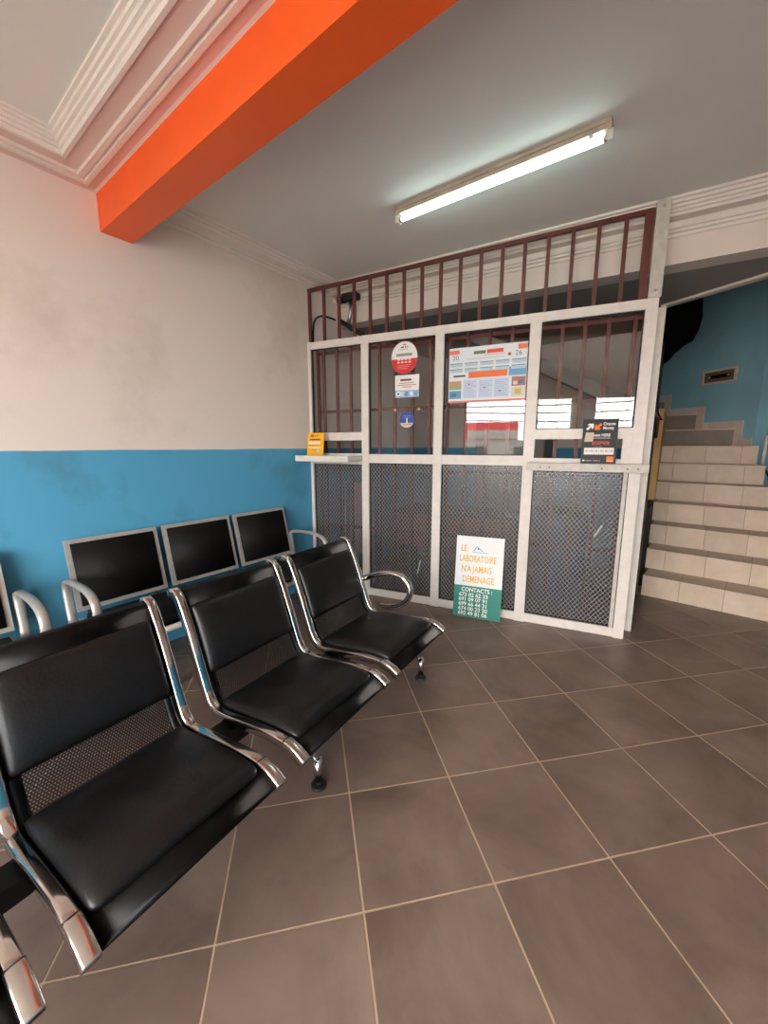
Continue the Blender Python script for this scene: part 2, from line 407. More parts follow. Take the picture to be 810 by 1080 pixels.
# lintel (fascia) carrying the cornice, and the lower slab behind it
def obox(name, L, t0, t1, z0, z1, m):
    a = Vector(fpt(L[0])); b = Vector(fpt(L[1])); nn = Vector((-fd.y, fd.x))
    bm = BM(); add_prism(bm, [tuple(a + nn*t0), tuple(b + nn*t0), tuple(b + nn*t1), tuple(a + nn*t1)], z0, z1)
    return obj(name, bm, m)
struct(obox('wall_lintel', (XW - 0.1, XR + 0.1), 0, 0.16, 2.548, 3.1, M['cream']), 'cream lintel over the cashier partition')
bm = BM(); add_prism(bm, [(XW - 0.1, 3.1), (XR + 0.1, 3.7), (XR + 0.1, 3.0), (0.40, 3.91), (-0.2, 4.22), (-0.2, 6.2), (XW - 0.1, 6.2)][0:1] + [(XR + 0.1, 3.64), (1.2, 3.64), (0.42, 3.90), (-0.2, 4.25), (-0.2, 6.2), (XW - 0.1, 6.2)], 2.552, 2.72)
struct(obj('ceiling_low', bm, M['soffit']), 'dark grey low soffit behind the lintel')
bm = BM(); add_prism(bm, [(1.4, 3.50), (1.4, 3.57), (0.405, 3.97), (-0.21, 4.31), (-0.21, 4.24), (0.395, 3.90)], 2.532, 3.6)
struct(obj('trim_5', bm, M['cream']), 'cream edge strip of the slab over the stairs')
# booth back wall and divider, stairwell walls and lid
struct(box('wall_back', (XW, -0.24, 5.05, 5.2, -0.1, 2.62), M['wall']), 'white over blue wall at the back of the booth')
struct(box('wall_divider', (-0.30, -0.22, 4.28, 6.4, -0.1, 2.62), M['dark']), 'side of the booth coloured black for the dark void under the stairs')  # coloured black so the unlit void under the stairs reads dark
struct(box('wall_gap_panel', (-0.218, -0.132, 4.60, 5.335, 0.0, 0.79), M['dark']), 'added black panel standing for the dark gap beside the lower steps')  # black panel put where there is only a dark gap
bm = BM(); add_prism(bm, [(0.70, 5.99), (0.80, 6.05), (-1.62, 8.2), (-1.72, 8.15)], -0.1, 4.6)
struct(obj('wall_stair', bm, M['blue']), 'blue painted stairwell wall with a recessed vent')
struct(box('wall_stair_right', (0.2, XR, 7.35, 7.5, -0.1, 4.6), M['blue']), 'shaded blue wall past the stair corner')
struct(box('wall_stair_left', (-1.8, -1.7, 5.2, 8.2, 1.7, 4.6), M['cream']))
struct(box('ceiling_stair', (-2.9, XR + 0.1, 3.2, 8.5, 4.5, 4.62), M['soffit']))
struct(box('wall_upper', (-2.9, XR + 0.1, 3.10, 3.2, 3.0, 4.6), M['cream']))
struct(box('wall_rear', (-2.9, XR + 0.1, 8.4, 8.5, -0.1, 4.6), M['blue']))
# sloping underside of the upper flight crossing the booth
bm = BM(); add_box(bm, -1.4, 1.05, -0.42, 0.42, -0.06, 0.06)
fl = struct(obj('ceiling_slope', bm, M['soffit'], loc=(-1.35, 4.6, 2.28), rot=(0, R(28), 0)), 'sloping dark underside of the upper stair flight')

# street outside (seen only in reflections and as the daylight source)
struct(box('ground_street', (-14, 14, -16, YF - 0.15, -0.3, -0.06), M['street']), 'pale street outside the shop front')
bt = thing('opposite_building', 'white building with red shopfront across the street', 'building', (0, -13, -0.06))
box('wall', (-9, 9, -1.0, 0, 0, 1.7), M['facade'], bt)
box('upper_floor', (-4.0, 0.35, -1.0, 0.0, 1.7, 2.5), M['facade_red'], bt)
box('sign_band', (-1.9, 0.3, 0, 0.12, 1.75, 2.15), M['facade'], bt)
for k in range(6):
    f_ = box('window', (-7.6 + k*2.6, -6.2 + k*2.6, 0.0, 0.05, 0.4, 1.4), M['facade_glass'], bt)

ut = thing('utility_pole', 'utility pole with sagging cables outside the shop front', 'utility pole', (4.3, -10.5, -0.06))
bm = BM(); add_tube(bm, [(0, 0, 0), (0, 0, 6.0)], [0.12, 0.08], 12); obj('pole', bm, M['wood'], ut, True)
for k in range(5):
    bm = BM(); add_tube(bm, [(-9 + 1.5*i, 0.3*math.sin(k*2.1), 2.35 + 0.32*k + 0.012*(i - 5.0 + k)**2) for i in range(13)], 0.022, 6); obj('cable', bm, M['rubber'], ut, True)

# ------------------------------------------------------------------ staircase
stair = thing('staircase', 'beige tiled staircase climbing beside the cashier booth', 'staircase', (0, 0, 0))
RISE, GO = 0.198, 0.27
SA = R(-7); sd = Vector((math.cos(SA), math.sin(SA))); sn = Vector((-sd.y, sd.x))
xr_end = [1.9, 1.9, 1.9, 1.9, 1.9, 0.751, 0.712, 0.558, 0.222, -0.15]
joint0 = [0.155, 0.028, 0.015, 0.003, -0.007, 0.011, -0.007, 0.08, -0.03, -0.2]
for k in range(10):
    xl = -0.125 if k < 9 else -1.0
    base = Vector((-0.12, 4.31 + GO * k))
    def sp(x, t, base=base): u = (x - base.x) / sd.x; q = base + sd*u + sn*t; return (q.x, q.y)
    xe = xr_end[k] + (0.0 if k < 5 else 0.02); z0 = 0.0 if k < 5 else RISE*(k-4); z1 = RISE*(k+1)
    # the tread runs under the next riser; its far right corner is cut along the blue wall
    if k < 6: poly = [sp(xl, 0.012), sp(xe, 0.012), sp(xe, GO + 0.10), sp(xl, GO + 0.10)]
    elif k < 9: poly = [sp(xl, 0.012), sp(xe, 0.012), sp(xr_end[k+1], GO + 0.0), sp(xl, GO + 0.0)]
    else: poly = [sp(xl, 0.012), sp(xe - 0.02, 0.012), sp(xe - 0.35, GO), sp(xl, GO)]
    bm = BM(); add_prism(bm, poly, max(z0, z1 - (0.8 if k < 9 else 0.19)), z1 - 0.010)
    step = obj('step', bm, M['stair_grout'], stair)
    # riser tiles
    xs = [xl]; x = joint0[k] if k < 7 else 9
    rm = M['stair_tile'] if k < 7 else M['top_riser']  # top risers take a darker grey-brown tone without joints
    while x < xe - 0.04:
        if x > xl + 0.04: xs.append(x)
        x += 0.302
    xs.append(xe)
    for a, b in zip(xs, xs[1:]):
        a2, b2 = a + 0.0015, b - 0.0015
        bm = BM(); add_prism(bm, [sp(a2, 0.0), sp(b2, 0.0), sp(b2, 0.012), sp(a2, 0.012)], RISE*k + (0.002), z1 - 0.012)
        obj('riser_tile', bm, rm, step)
        if k < 9:
            dep = GO + 0.0
            q = [sp(a2, -0.012), sp(b2, -0.012), sp(b2 if k < 6 else min(b2, xr_end[k+1] + 0.3), dep), sp(min(a2, xr_end[k+1]) if k >= 6 else a2, dep)]
            if k >= 6: q = [sp(a2, -0.012), sp(b2, -0.012), sp(max(a2 - 0.0, min(b2, xr_end[k+1])) + 0.001, dep), sp(min(a2, xr_end[k+1]), dep)]
            bm = BM(); add_prism(bm, q, z1 - 0.0115, z1); obj('tread_tile', bm, M['stair_tile'], step)
# stepped tile skirting on the blue wall
wd = Vector((-0.702, 0.626)).normalized(); wn = Vector((-0.626, -0.702)).normalized()
w0 = Vector((0.558, 6.117))
def wpt(t, o): q = w0 + wd*t + wn*o; return (q.x, q.y)
def skirt(t0, t1, z0, z1):
    bm = BM(); add_prism(bm, [wpt(t0, -0.002), wpt(t1, -0.002), wpt(t1, 0.014), wpt(t0, 0.014)], z0, z1); obj('skirting_tile', bm, M['skirting'], stair)
sk = 0.085
ts = [-0.17, 0.0, 0.458, 0.940]
skirt(ts[0], ts[1] - 0.03, RISE*7, RISE*7 + sk)
for q in range(2):
    z = RISE*(8 + q)
    skirt(ts[q+1] - 0.06, ts[q+1] + 0.03, z - RISE, z + sk)
    a = ts[q+1] + 0.033; mid = ts[q+2] - 0.14
    skirt(a, mid, z, z + sk); skirt(mid + 0.003, ts[q+2] - 0.063, z, z + sk)
skirt(ts[3] - 0.06, ts[3] + 0.03, RISE*9, RISE*10 + sk)
skirt(ts[3] + 0.033, ts[3] + 0.4, RISE*10, RISE*10 + sk)
# ochre side wall of the steps
struct(box('wall_stair_side', (-0.215, -0.128, 5.34, 6.72, 0.60, 1.785), M['ochre']), 'ochre painted low wall at the left of the upper steps')
# short white rail posts at the open end of the upper steps
rl = thing('stair_rail', 'pale metal rail posts at the open end of the upper steps', 'railing', (0.80, 5.70, 0))
for px, py, z0, z1 in ((-0.025, 0.10, 1.18, 1.50), (0.045, -0.12, 0.985, 1.28)):
    bm = BM(); add_tube(bm, [(px, py, z0), (px, py, z1)], 0.014); obj('rail_post', bm, M['white_plastic'], rl, True)
bm = BM(); add_tube(bm, [(0.075, -0.22, 0.80), (0.045, -0.12, 1.0), (-0.025, 0.10, 1.19)], 0.011); obj('rail_bar', bm, M['dark'], rl, True)

# vent in the blue wall
vt = w0 + wd*0.275
vent = thing('wall_vent', 'pale framed slot vent set in the blue stairwell wall', 'vent', (vt.x + wn.x*0.0, vt.y + wn.y*0.0, 2.20), math.atan2(-wd.y, -wd.x))
# ------- local: x along wall to the right, y into wall
vw, vh = 0.40, 0.165
for b in ((-vw/2, vw/2, -0.03, 0.01, vh/2 - 0.022, vh/2), (-vw/2, vw/2, -0.03, 0.01, -vh/2, -vh/2 + 0.022), (-vw/2, -vw/2 + 0.022, -0.03, 0.01, -vh/2, vh/2), (vw/2 - 0.022, vw/2, -0.03, 0.01, -vh/2, vh/2)):
    box('frame', b, M['skirting'], vent, 0.003)
box('back_plate', (-vw/2 + 0.02, vw/2 - 0.02, -0.008, 0.008, -vh/2 + 0.02, vh/2 - 0.02), mat('vent_dirty', srgb(120, 104, 92), 0.7, var=0.3), vent)
bm = BM(); add_box(bm, -0.125, 0.125, -0.016, -0.006, -0.020, 0.020); bev(bm, 0.008); obj('slot', bm, M['dark'], vent)
for x in (-0.11, 0.11):
    bm = BM(); add_cyl(bm, (x, -0.022, 0.0), 0.014, 0.012, 'Y'); obj('screw', bm, M['steel'], vent, True)

# black mass filling the dark area under the slab edge
bm = BM()
out = [(-0.19, 2.68), (-0.02, 2.68), (0.075, 2.66), (0.085, 2.47), (0.068, 2.37), (0.035, 2.29), (-0.03, 2.25), (-0.08, 2.20), (-0.115, 2.15), (-0.15, 2.125), (-0.172, 2.06), (-0.176, 1.92), (-0.168, 1.78), (-0.15, 1.68), (-0.115, 1.62), (-0.19, 1.62)]
nv = len(out); rings = []
for d in range(5):
    t = d / 4; s = 1 - 0.22 * abs(2*t - 1) ** 2
    rings.append([bm.verts.new((-0.19 + (x + 0.19) * s + 0.004*math.sin(9*z + 3*d), 4.40 + 0.22*t + 0.02*math.sin(14*z + d), 2.68 + (z - 2.68) * (0.9 + 0.1*s))) for x, z in out])
for a, b in zip(rings, rings[1:]):
    for i in range(nv): bm.faces.new((a[i], a[(i+1) % nv], b[(i+1) % nv], b[i]))
bm.faces.new(rings[0][::-1]); bm.faces.new(rings[-1])
tag(obj('black_mass', bm, M['mass_black']), 'black mass above the upper stairs', 'plastic sheet')

# ------------------------------------------------------------------ glazed partition (local x along it, y away from viewer)
PA = math.atan2(0.193, 0.981); PO = Vector((XW, 2.678, 0))
PM = Matrix.Translation(PO) @ Matrix.Rotation(PA, 4, 'Z')
part = thing('glazed_partition', 'white aluminium glazed cashier partition with wired glass below', 'partition', PO, PA)
L = 2.69; FD = 0.05
def pbox(name, x0, x1, z0, z1, y0=0.0, y1=FD, m='alu', bw=0.003): return box(name, (x0, x1, y0, y1, z0, z1), M[m], part, bw)
MUL = [(0.0, 0.035), (0.556, 0.626), (1.222, 1.294), (1.928, 2.004), (2.622, L)]
for x0, x1 in MUL: pbox('post', x0 + (0.004 if x0 == 0 else 0), x1, 0.0, 2.315, -0.003, FD + 0.004)
bays = [(MUL[i][1], MUL[i+1][0]) for i in range(4)]
for i, (a, b) in enumerate(bays):
    pbox('top_rail', a, b, 2.252, 2.315)
    pbox('sill_rail', a, b, 0.004, 0.072)
    def pane(z0, z1, m, a=a, b=b):
        g = 0.007
        bm = BM(); add_box(bm, a + g, b - g, 0.021, 0.026, z0 + g, z1 - g); obj('pane', bm, M[m], part)
        for bx in ((a, b, z0, z0 + g), (a, b, z1 - g, z1), (a, a + g, z0 + g, z1 - g), (b - g, b, z0 + g, z1 - g)):
            box('gasket', (bx[0], bx[1], 0.013, 0.034, bx[2], bx[3]), M['gasket'], part)
    if i in (0, 3):
        pbox('middle_rail', a, b, 1.222, 1.262)
        pbox('slot_sill', a, b, 1.266, 1.320 if i == 0 else 1.298)
        pbox('hatch_rail', a, b, 1.436, 1.508)
        pane(1.508, 2.252, 'glass')
        if i == 3:
            pbox('slot_jamb', b - 0.055, b, 1.298, 1.436)
            pbox('side_bead', b - 0.03, b - 0.006, 0.072, 1.222, -0.004, 0.02, 'alu_dirty', 0.001)
    else:
        pbox('middle_rail', a, b, 1.238, 1.315)
        pane(1.315, 2.252, 'glass')
    pane(0.072, 1.222 if i in (0, 3) else 1.238, 'wired')
# counter shelves
bm = BM(); add_box(bm, 0.012, 0.56, -0.25, -0.004, 1.262, 1.300); bev(bm, 0.003); obj('counter_shelf', bm, M['steel'], part)
bm = BM(); add_box(bm, 0.012, 0.552, -0.252, -0.243, 1.252, 1.303); bev(bm, 0.002); obj('shelf_lip', bm, M['alu'], part)
for k in range(3):
    bm = BM(); add_cyl(bm, (0.49 + 0.018*k, -0.2535, 1.278), 0.005, 0.003, 'Y', 10); obj('rivet', bm, M['steel'], part)
bm = BM(); add_box(bm, 1.965, 2.722, -0.10, -0.004, 1.212, 1.266); bev(bm, 0.003); obj('counter_shelf', bm, M['alu_dirty'], part)
for x in (2.06, 2.12, 2.45, 2.60, 2.66):
    bm = BM(); add_cyl(bm, (x, -0.1025, 1.236), 0.005, 0.004, 'Y', 10); obj('rivet', bm, M['rubber'], part)
# return jamb at the right end and black leaf painting the unlit gap behind it
rj = thing('booth_jamb', 'white booth jamb beside the stairs with black panel for the dark gap', 'door', (-0.17, 3.27, 0))
box('jamb', (-0.012, 0.035, 0.10, 0.14, 0.0, 2.30), M['alu'], rj, 0.003)
box('gap_leaf', (-0.030, 0.020, 0.16, 0.95, 0.012, 2.20), M['dark'], rj, 0.004)  # coloured black for the unlit gap beyond the jamb
for z in (0.22, 0.66, 1.05, 1.3): 
    bm = BM(); add_cyl(bm, (0.036, 0.12, z), 0.006, 0.004, 'X', 10); obj('screw', bm, M['rubber'], rj)
bm = BM(); add_tube(bm, [(0.03, 0.15, 1.62), (0.055, 0.2, 1.58), (0.05, 0.30, 1.45)], 0.012); obj('door_handle', bm, M['wood'], rj, True)

# white strip fixing the grille to the ceiling
sp_o = tag(box('fixing_strip', (2.628, 2.700, 0.0, 0.03, 2.318, 2.88), M['alu_dirty'], None, 0.003, loc=PO, rot=(0, 0, PA)), 'white metal strip rising from partition corner to the cornice', 'metal strip')
for z in (2.36, 2.84):
    bm = BM(); add_cyl(bm, (2.664, -0.004, z), 0.008, 0.006, 'Y', 12); obj('bolt', bm, M['steel'], sp_o, True)

# security grilles
gr = thing('security_grille', 'dark red iron bar grille on top of the glazed partition', 'grille', PO, PA)
def gz(x): return 2.762 + (2.838 - 2.762) * x / 2.65
def sbar(name, p, m, parent):
    (x0, z0), (x1, z1), hw, y0, y1 = p
    d = Vector((x1 - x0, z1 - z0)).normalized(); n = Vector((-d.y, d.x)) * hw
    q = [(x0 + n.x, z0 + n.y), (x0 - n.x, z0 - n.y), (x1 - n.x, z1 - n.y), (x1 + n.x, z1 + n.y)]
    bm = BM(); A = [bm.verts.new((x, y0, z)) for x, z in q]; B = [bm.verts.new((x, y1, z)) for x, z in q]
    bm.faces.new(A); bm.faces.new(B[::-1])
    for i in range(4): bm.faces.new((A[i], B[i], B[(i+1) % 4], A[(i+1) % 4]))
    return obj(name, bm, m, parent)
sbar('top_bar', ((0.006, gz(0)), (2.622, gz(2.62)), 0.013, 0.018, 0.044), M['red_iron'], gr)
for k in range(18):
    x = 0.018 + k * 0.1535
    wb = 0.0125 if k < 17 else 0.0
    if k < 17: box('bar', (x - wb, x + wb, 0.022, 0.040, 2.316, gz(x) - 0.012), M['red_iron'], gr)
box('end_post', (2.574, 2.622, 0.014, 0.05, 2.316, gz(2.6) - 0.012), M['red_iron'], gr)
gi = thing('security_grille', 'red iron bar grille standing behind the partition glass', 'grille', PO, PA)
inner_x = [0.05, 0.115, 0.258, 0.40, 0.545, 0.69, 0.838, 1.0, 1.155, 1.31, 1.462, 1.63, 1.795, 1.95, 2.14, 2.285, 2.43, 2.585]
for k, x in enumerate(inner_x):
    box('bar', (x - 0.0125, x + 0.0125, 0.085, 0.103, 0.0, 2.27), M['red_iron'], gi)
for z in (0.62, 1.17, 1.705, 2.235): box('cross_bar', (0.03, 2.62, 0.104, 0.110, z - 0.014, z + 0.014), M['red_iron'], gi)

# ------------------------------------------------------------------ signs, stickers
def psign(name, w_, h_, s, z, y, label, cat, base, th=0.004, tilt=0.0, rz=0.0):
    """board whose local origin is the bottom centre of its front face"""
    p = PM @ Vector((s, y, z))
    bm = BM(); add_box(bm, -w_/2, w_/2, 0, th, 0, h_)
    o = obj(name, bm, base, None, False, p, (tilt, 0, PA + rz))
    return tag(o, label, cat)
W_ = flat(240, 238, 232); RED = flat(206, 34, 40); GREY = flat(150, 150, 148); DK = flat(60, 58, 62); LB = flat(150, 182, 214); OR = flat(236, 110, 52)
# round red and white sticker
def disc_poly(r, n=40, a0=0, a1=2*PI, cx=0, cz=0): return [(cx + r*math.cos(a0 + (a1-a0)*k/n), cz + r*math.sin(a0 + (a1-a0)*k/n)) for k in range(n)]
def disc(name, r, rz_, s, z, y, label, cat, m, th=0.003):
    bm = BM(); A = [bm.verts.new((r*math.cos(2*PI*k/48), 0, rz_*math.sin(2*PI*k/48))) for k in range(48)]
    B = [bm.verts.new((v.co.x, th, v.co.z)) for v in A]
    bm.faces.new(A); bm.faces.new(B[::-1])
    for k in range(48): bm.faces.new((A[k], B[k], B[(k+1) % 48], A[(k+1) % 48]))
    return tag(obj(name, bm, m, None, False, PM @ Vector((s, y, z)), (0, 0, PA)), label, cat)
d = disc('sticker', 0.117, 0.128, 0.951, 2.106, 0.016, 'round red and white sticker on the second window', 'sticker', W_)
shape('red_half', [(0.1165*math.cos(a), 0.1275*math.sin(a)) for a in [PI + 0.07 + (PI - 0.14)*k/30 for k in range(31)]], RED, d, -0.0006)
rr = [(-0.07, 0.07, 0.012, 0.034, flat(140, 150, 140))]
for r_ in range(2):
    for c_ in range(4): rr.append((-0.062 + c_*0.033, -0.040 + c_*0.033, -0.020 - r_*0.022, -0.008 - r_*0.022, flat(250, 220, 215)))
for r_ in range(3): rr.append((-0.06, 0.06 - 0.015*r_, -0.062 - r_*0.013, -0.057 - r_*0.013, flat(240, 150, 145)))
rr += [(-0.012, 0.018, 0.098, 0.106, RED), (-0.03, -0.004, 0.078, 0.088, DK), (0.004, 0.016, 0.078, 0.088, DK), (0.024, 0.034, 0.078, 0.088, DK), (-0.05, 0.03, 0.063, 0.067, GREY)]
quads('print', rr, d, -0.0010)
# square notice
d = psign('notice', 0.215, 0.180, 0.977, 1.788, 0.016, 'square white notice with blue footer under the round sticker', 'notice', W_, 0.003)
rr = [(-0.107, 0.107, 0.001, 0.058, LB), (-0.06, 0.04, 0.133, 0.148, DK)]
for k, (a, b) in enumerate(((-0.07, 0.06), (-0.085, 0.085), (-0.04, 0.04))): rr.append((a, b, 0.112 - k*0.016, 0.119 - k*0.016, flat(196, 130, 130)))
for x, c_ in ((-0.045, (200, 214, 232)), (-0.005, (96, 134, 184)), (0.04, (222, 228, 236)), (0.078, (120, 150, 190))): rr.append((x - 0.012, x + 0.014, 0.012, 0.046, flat(*c_)))
quads('print', rr, d)
shape('emblem_ring', disc_poly(0.021, 24, cx=-0.077, cz=0.030), flat(236, 240, 246), d, -0.0013); shape('emblem_core', disc_poly(0.010, 20, cx=-0.077, cz=0.030), flat(60, 96, 160), d, -0.0016)
# blue round sticker
d = disc('sticker', 0.068, 0.068, 0.979, 1.606, 0.016, 'small round blue sticker low on the second window', 'sticker', flat(52, 70, 150))
shape('pale_base', [(0.0665*math.cos(a), 0.0665*math.sin(a)) for a in [PI + 0.42 + (PI - 0.84)*k/20 for k in range(21)]], flat(214, 196, 182), d, -0.0007)
quads('print', [(-0.004, 0.006, -0.028, 0.012, W_), (-0.035, 0.035, 0.026, 0.032, flat(120, 140, 205)), (-0.028, 0.03, 0.012, 0.016, flat(120, 140, 205)), (-0.04, 0.04, -0.043, -0.038, flat(120, 90, 90))], d, -0.0011)
# tape dots
for sx_ in (0.872, 1.085):
    bm = BM(); add_cyl(bm, (0, 0, 0), 0.011, 0.003, 'Y', 14)
    tag(obj('tape_dot', bm, flat(210, 190, 150), None, False, PM @ Vector((sx_, 0.017, 1.688)), (0, 0, PA)), 'tiny cream tape dot above the blue sticker, ' + ('left one' if sx_ < 1 else 'right one'), 'tape')
# torn tape marks on the wired glass
for sx_, z_, ln, an, lab in ((1.105, 0.33, 0.13, 78, 'thin pale tape streak on the second lower wired pane'), (2.47, 0.78, 0.10, 62, 'short pale tape streak on the fourth lower wired pane')):
    bm = BM(); add_box(bm, -ln/2, ln/2, 0, 0.002, -0.006, 0.006)
    tag(obj('tape_streak', bm, flat(150, 154, 146), None, False, PM @ Vector((sx_, 0.0185, z_)), Matrix.Rotation(PA, 3, 'Z').to_4x4().to_3x3() .__matmul__(Matrix.Rotation(R(-an), 3, 'Y')).to_euler()), lab, 'tape')
# wall calendar behind glass
d = psign('calendar_poster', 0.582, 0.412, 1.626, 1.724, 0.014, 'printed year calendar poster on the third window', 'calendar', flat(226, 232, 236), 0.003)
rr = [(-0.294, 0.294, 0.0, 0.014, flat(232, 120, 100))]
rr += [(-0.135, 0.155, 0.182, 0.232, OR), (0.165, 0.288, 0.182, 0.245, flat(110, 160, 205))]
rr += [(-0.29, -0.21, 0.365, 0.395, flat(240, 120, 96)), (0.225, 0.29, 0.365, 0.400, flat(240, 120, 96))]
rr += [(-0.10, -0.01, 0.355, 0.378, flat(96, 120, 84)), (0.0, 0.12, 0.355, 0.382, flat(226, 84, 50)), (-0.03, 0.13, 0.343, 0.347, flat(226, 140, 110)), (-0.15, 0.13, 0.322, 0.326, flat(170, 180, 190))]
for r_ in range(2):
    for c_ in range(5):
        x = -0.285 + c_*0.117; z = 0.292 - r_*0.042
        rr += [(x, x + 0.102, z - 0.022, z, flat(190, 216, 228)), (x, x + 0.102, z, z + 0.006, flat(96, 130, 120))]
        for q in range(3): rr.append((x + 0.006, x + 0.096, z - 0.006 - q*0.006, z - 0.004 - q*0.006, flat(150, 176, 190)))
for c_ in range(3):
    x = -0.175 + c_*0.118
    rr.append((x, x + 0.110, 0.030, 0.172, flat(200, 212, 232)))
    for q in range(10): rr.append((x + 0.008, x + 0.100 - 0.012*((q*7) % 3), 0.044 + q*0.012, 0.047 + q*0.012, flat(150, 164, 196)))
    rr.append((x + 0.04, x + 0.052, 0.13 - 0.03*c_, 0.14 - 0.03*c_, flat(70, 110, 120)))
rr += [(-0.286, -0.19, 0.10, 0.165, flat(196, 150, 120)), (-0.286, -0.19, 0.10, 0.13, flat(150, 170, 110)), (-0.286, -0.19, 0.03, 0.092, flat(90, 150, 190)), (-0.27, -0.23, 0.045, 0.07, flat(70, 120, 110))]
rr += [(0.19, 0.286, 0.105, 0.172, flat(170, 110, 100)), (0.20, 0.23, 0.115, 0.14, flat(226, 200, 190)), (0.24, 0.275, 0.12, 0.15, flat(90, 110, 150)), (0.19, 0.286, 0.03, 0.098, flat(214, 214, 200)), (0.215, 0.26, 0.045, 0.085, flat(220, 180, 80))]
rr += [(-0.255, -0.16, 0.195, 0.208, DK)]
quads('print', rr, d)
lettering('20', 0.05, -0.265, 0.322, flat(90, 100, 112), d, -0.0014); lettering('26', 0.05, 0.205, 0.322, flat(90, 100, 112), d, -0.0014)
shape('seal', disc_poly(0.012, 20, cx=0.165, cz=0.335), flat(206, 60, 60), d, -0.0013)
# black payment sign with arrows on the right counter shelf
BK = flat(30, 30, 34)
d = psign('payment_sign', 0.213, 0.306, 2.424, 1.268, -0.075, 'black payment sign with white and orange arrows on the right counter shelf', 'sign', BK, 0.006, R(-9))
def arrow(cx, cz, s, ang, m):
    pts = [(-0.5, -0.13), (0.08, -0.13), (-0.12, -0.36), (0.14, -0.36), (0.5, 0.0), (0.14, 0.36), (-0.12, 0.36), (0.08, 0.13), (-0.5, 0.13)]
    c_, s_ = math.cos(ang), math.sin(ang)
    shape('arrow', [(cx + s*(x*c_ - z*s_), cz + s*(x*s_ + z*c_)) for x, z in pts], m, d)
arrow(-0.062, 0.254, 0.058, R(45), W_); arrow(-0.014, 0.252, 0.058, R(225), flat(255, 121, 0))
lettering('Orange', 0.030, 0.016, 0.262, W_, d, sx=0.8, bold=0.0006); lettering('Money', 0.030, 0.016, 0.234, W_, d, sx=0.8, bold=0.0006)
lettering('Paiement HERE', 0.027, -0.082, 0.186, W_, d, sx=0.85, bold=0.0006)
quads('print', [(-0.04, 0.065, 0.172, 0.177, flat(170, 170, 170)), (-0.09, 0.09, 0.062, 0.108, W_)] + [(-0.09 + 0.030*k, -0.0885 + 0.030*k, 0.062, 0.108, GREY) for k in range(1, 6)] + [(0.05, 0.092, 0.012, 0.050, flat(255, 121, 0)), (-0.035, 0.02, 0.114, 0.117, GREY)] + [(-0.082 + 0.030*k, -0.066 + 0.030*k, 0.078, 0.094, flat(206, 190, 196)) for k in range(6)], d)
lettering('#150*47#', 0.032, -0.045, 0.130, flat(230, 82, 40), d, sx=0.8, shear=0.2, bold=0.0006)
lettering('orange', 0.011, 0.0535, 0.018, W_, d, -0.0014)
quads('print', [(-0.095, -0.083, 0.016, 0.026, W_), (-0.078, -0.04, 0.017, 0.023, GREY), (-0.03, 0.0, 0.017, 0.023, GREY), (0.005, 0.012, 0.017, 0.023, GREY)], d)
shape('paper_patch', [(-0.094, 0.150), (-0.040, 0.150), (-0.036, 0.213), (-0.086, 0.214)], flat(206, 186, 164), d, -0.002)
# yellow card on the left counter shelf
d = psign('price_card', 0.178, 0.205, 0.140, 1.3015, -0.13, 'small yellow card standing on the left counter shelf', 'card', flat(246, 178, 28), 0.004, R(-8))
quads('print', [(-0.055, -0.02, 0.168, 0.188, flat(150, 70, 40)), (-0.01, 0.03, 0.172, 0.184, flat(220, 120, 40)), (-0.06, 0.05, 0.138, 0.150, flat(110, 60, 40)),
                (-0.075, 0.055, 0.100, 0.128, flat(246, 222, 170)), (-0.062, 0.062, 0.088, 0.093, flat(200, 110, 40)), (-0.07, 0.06, 0.060, 0.082, flat(250, 214, 140)), (-0.055, 0.06, 0.048, 0.052, flat(190, 120, 50)), (0.02, 0.05, 0.03, 0.07, flat(206, 196, 170))], d)
# leaning laboratory board
tiltb = R(-7.2)
d = psign('notice_board', 0.378, 0.665, 1.645, 0.004, -0.105, 'white and green moving notice board leaning on the partition at floor level', 'sign board', flat(232, 234, 232), 0.008, tiltb, R(2.5))
quads('green_panel', [(-0.189, 0.189, 0.001, 0.258, flat(28, 128, 112))], d)
YL = flat(226, 176, 66)
for t, z, x0 in (('LE', 0.540, -0.150), ('LABORATOIRE', 0.458, -0.158), ("N'A JAMAIS", 0.374, -0.140), ('DEMENAGE', 0.290, -0.128)):
    lettering(t, 0.074, x0, z, YL, d, sx=0.60 if t == 'LABORATOIRE' else 0.66, bold=0.0014)
lettering('CONTACTS :', 0.046, -0.130, 0.212, W_, d, sx=0.92, bold=0.001)
for k, t in enumerate(('673 02 62 33', '691 09 07 91', '699 66 44 31', '674 00 23 20', '692 49 81 06')):
    lettering(t, 0.044, -0.148, 0.170 - k*0.0385, W_, d, sx=1.0, bold=0.0009)
shape('emblem_roof', [(-0.055, 0.545), (-0.02, 0.59), (0.03, 0.545), (0.02, 0.545), (-0.02, 0.580), (-0.043, 0.545)], flat(130, 170, 205), d)
quads('emblem_line', [(-0.06, 0.07, 0.535, 0.540, flat(150, 190, 215))], d); shape('emblem_dot', disc_poly(0.007, 14, cx=-0.012, cz=0.566), flat(40, 80, 140), d)

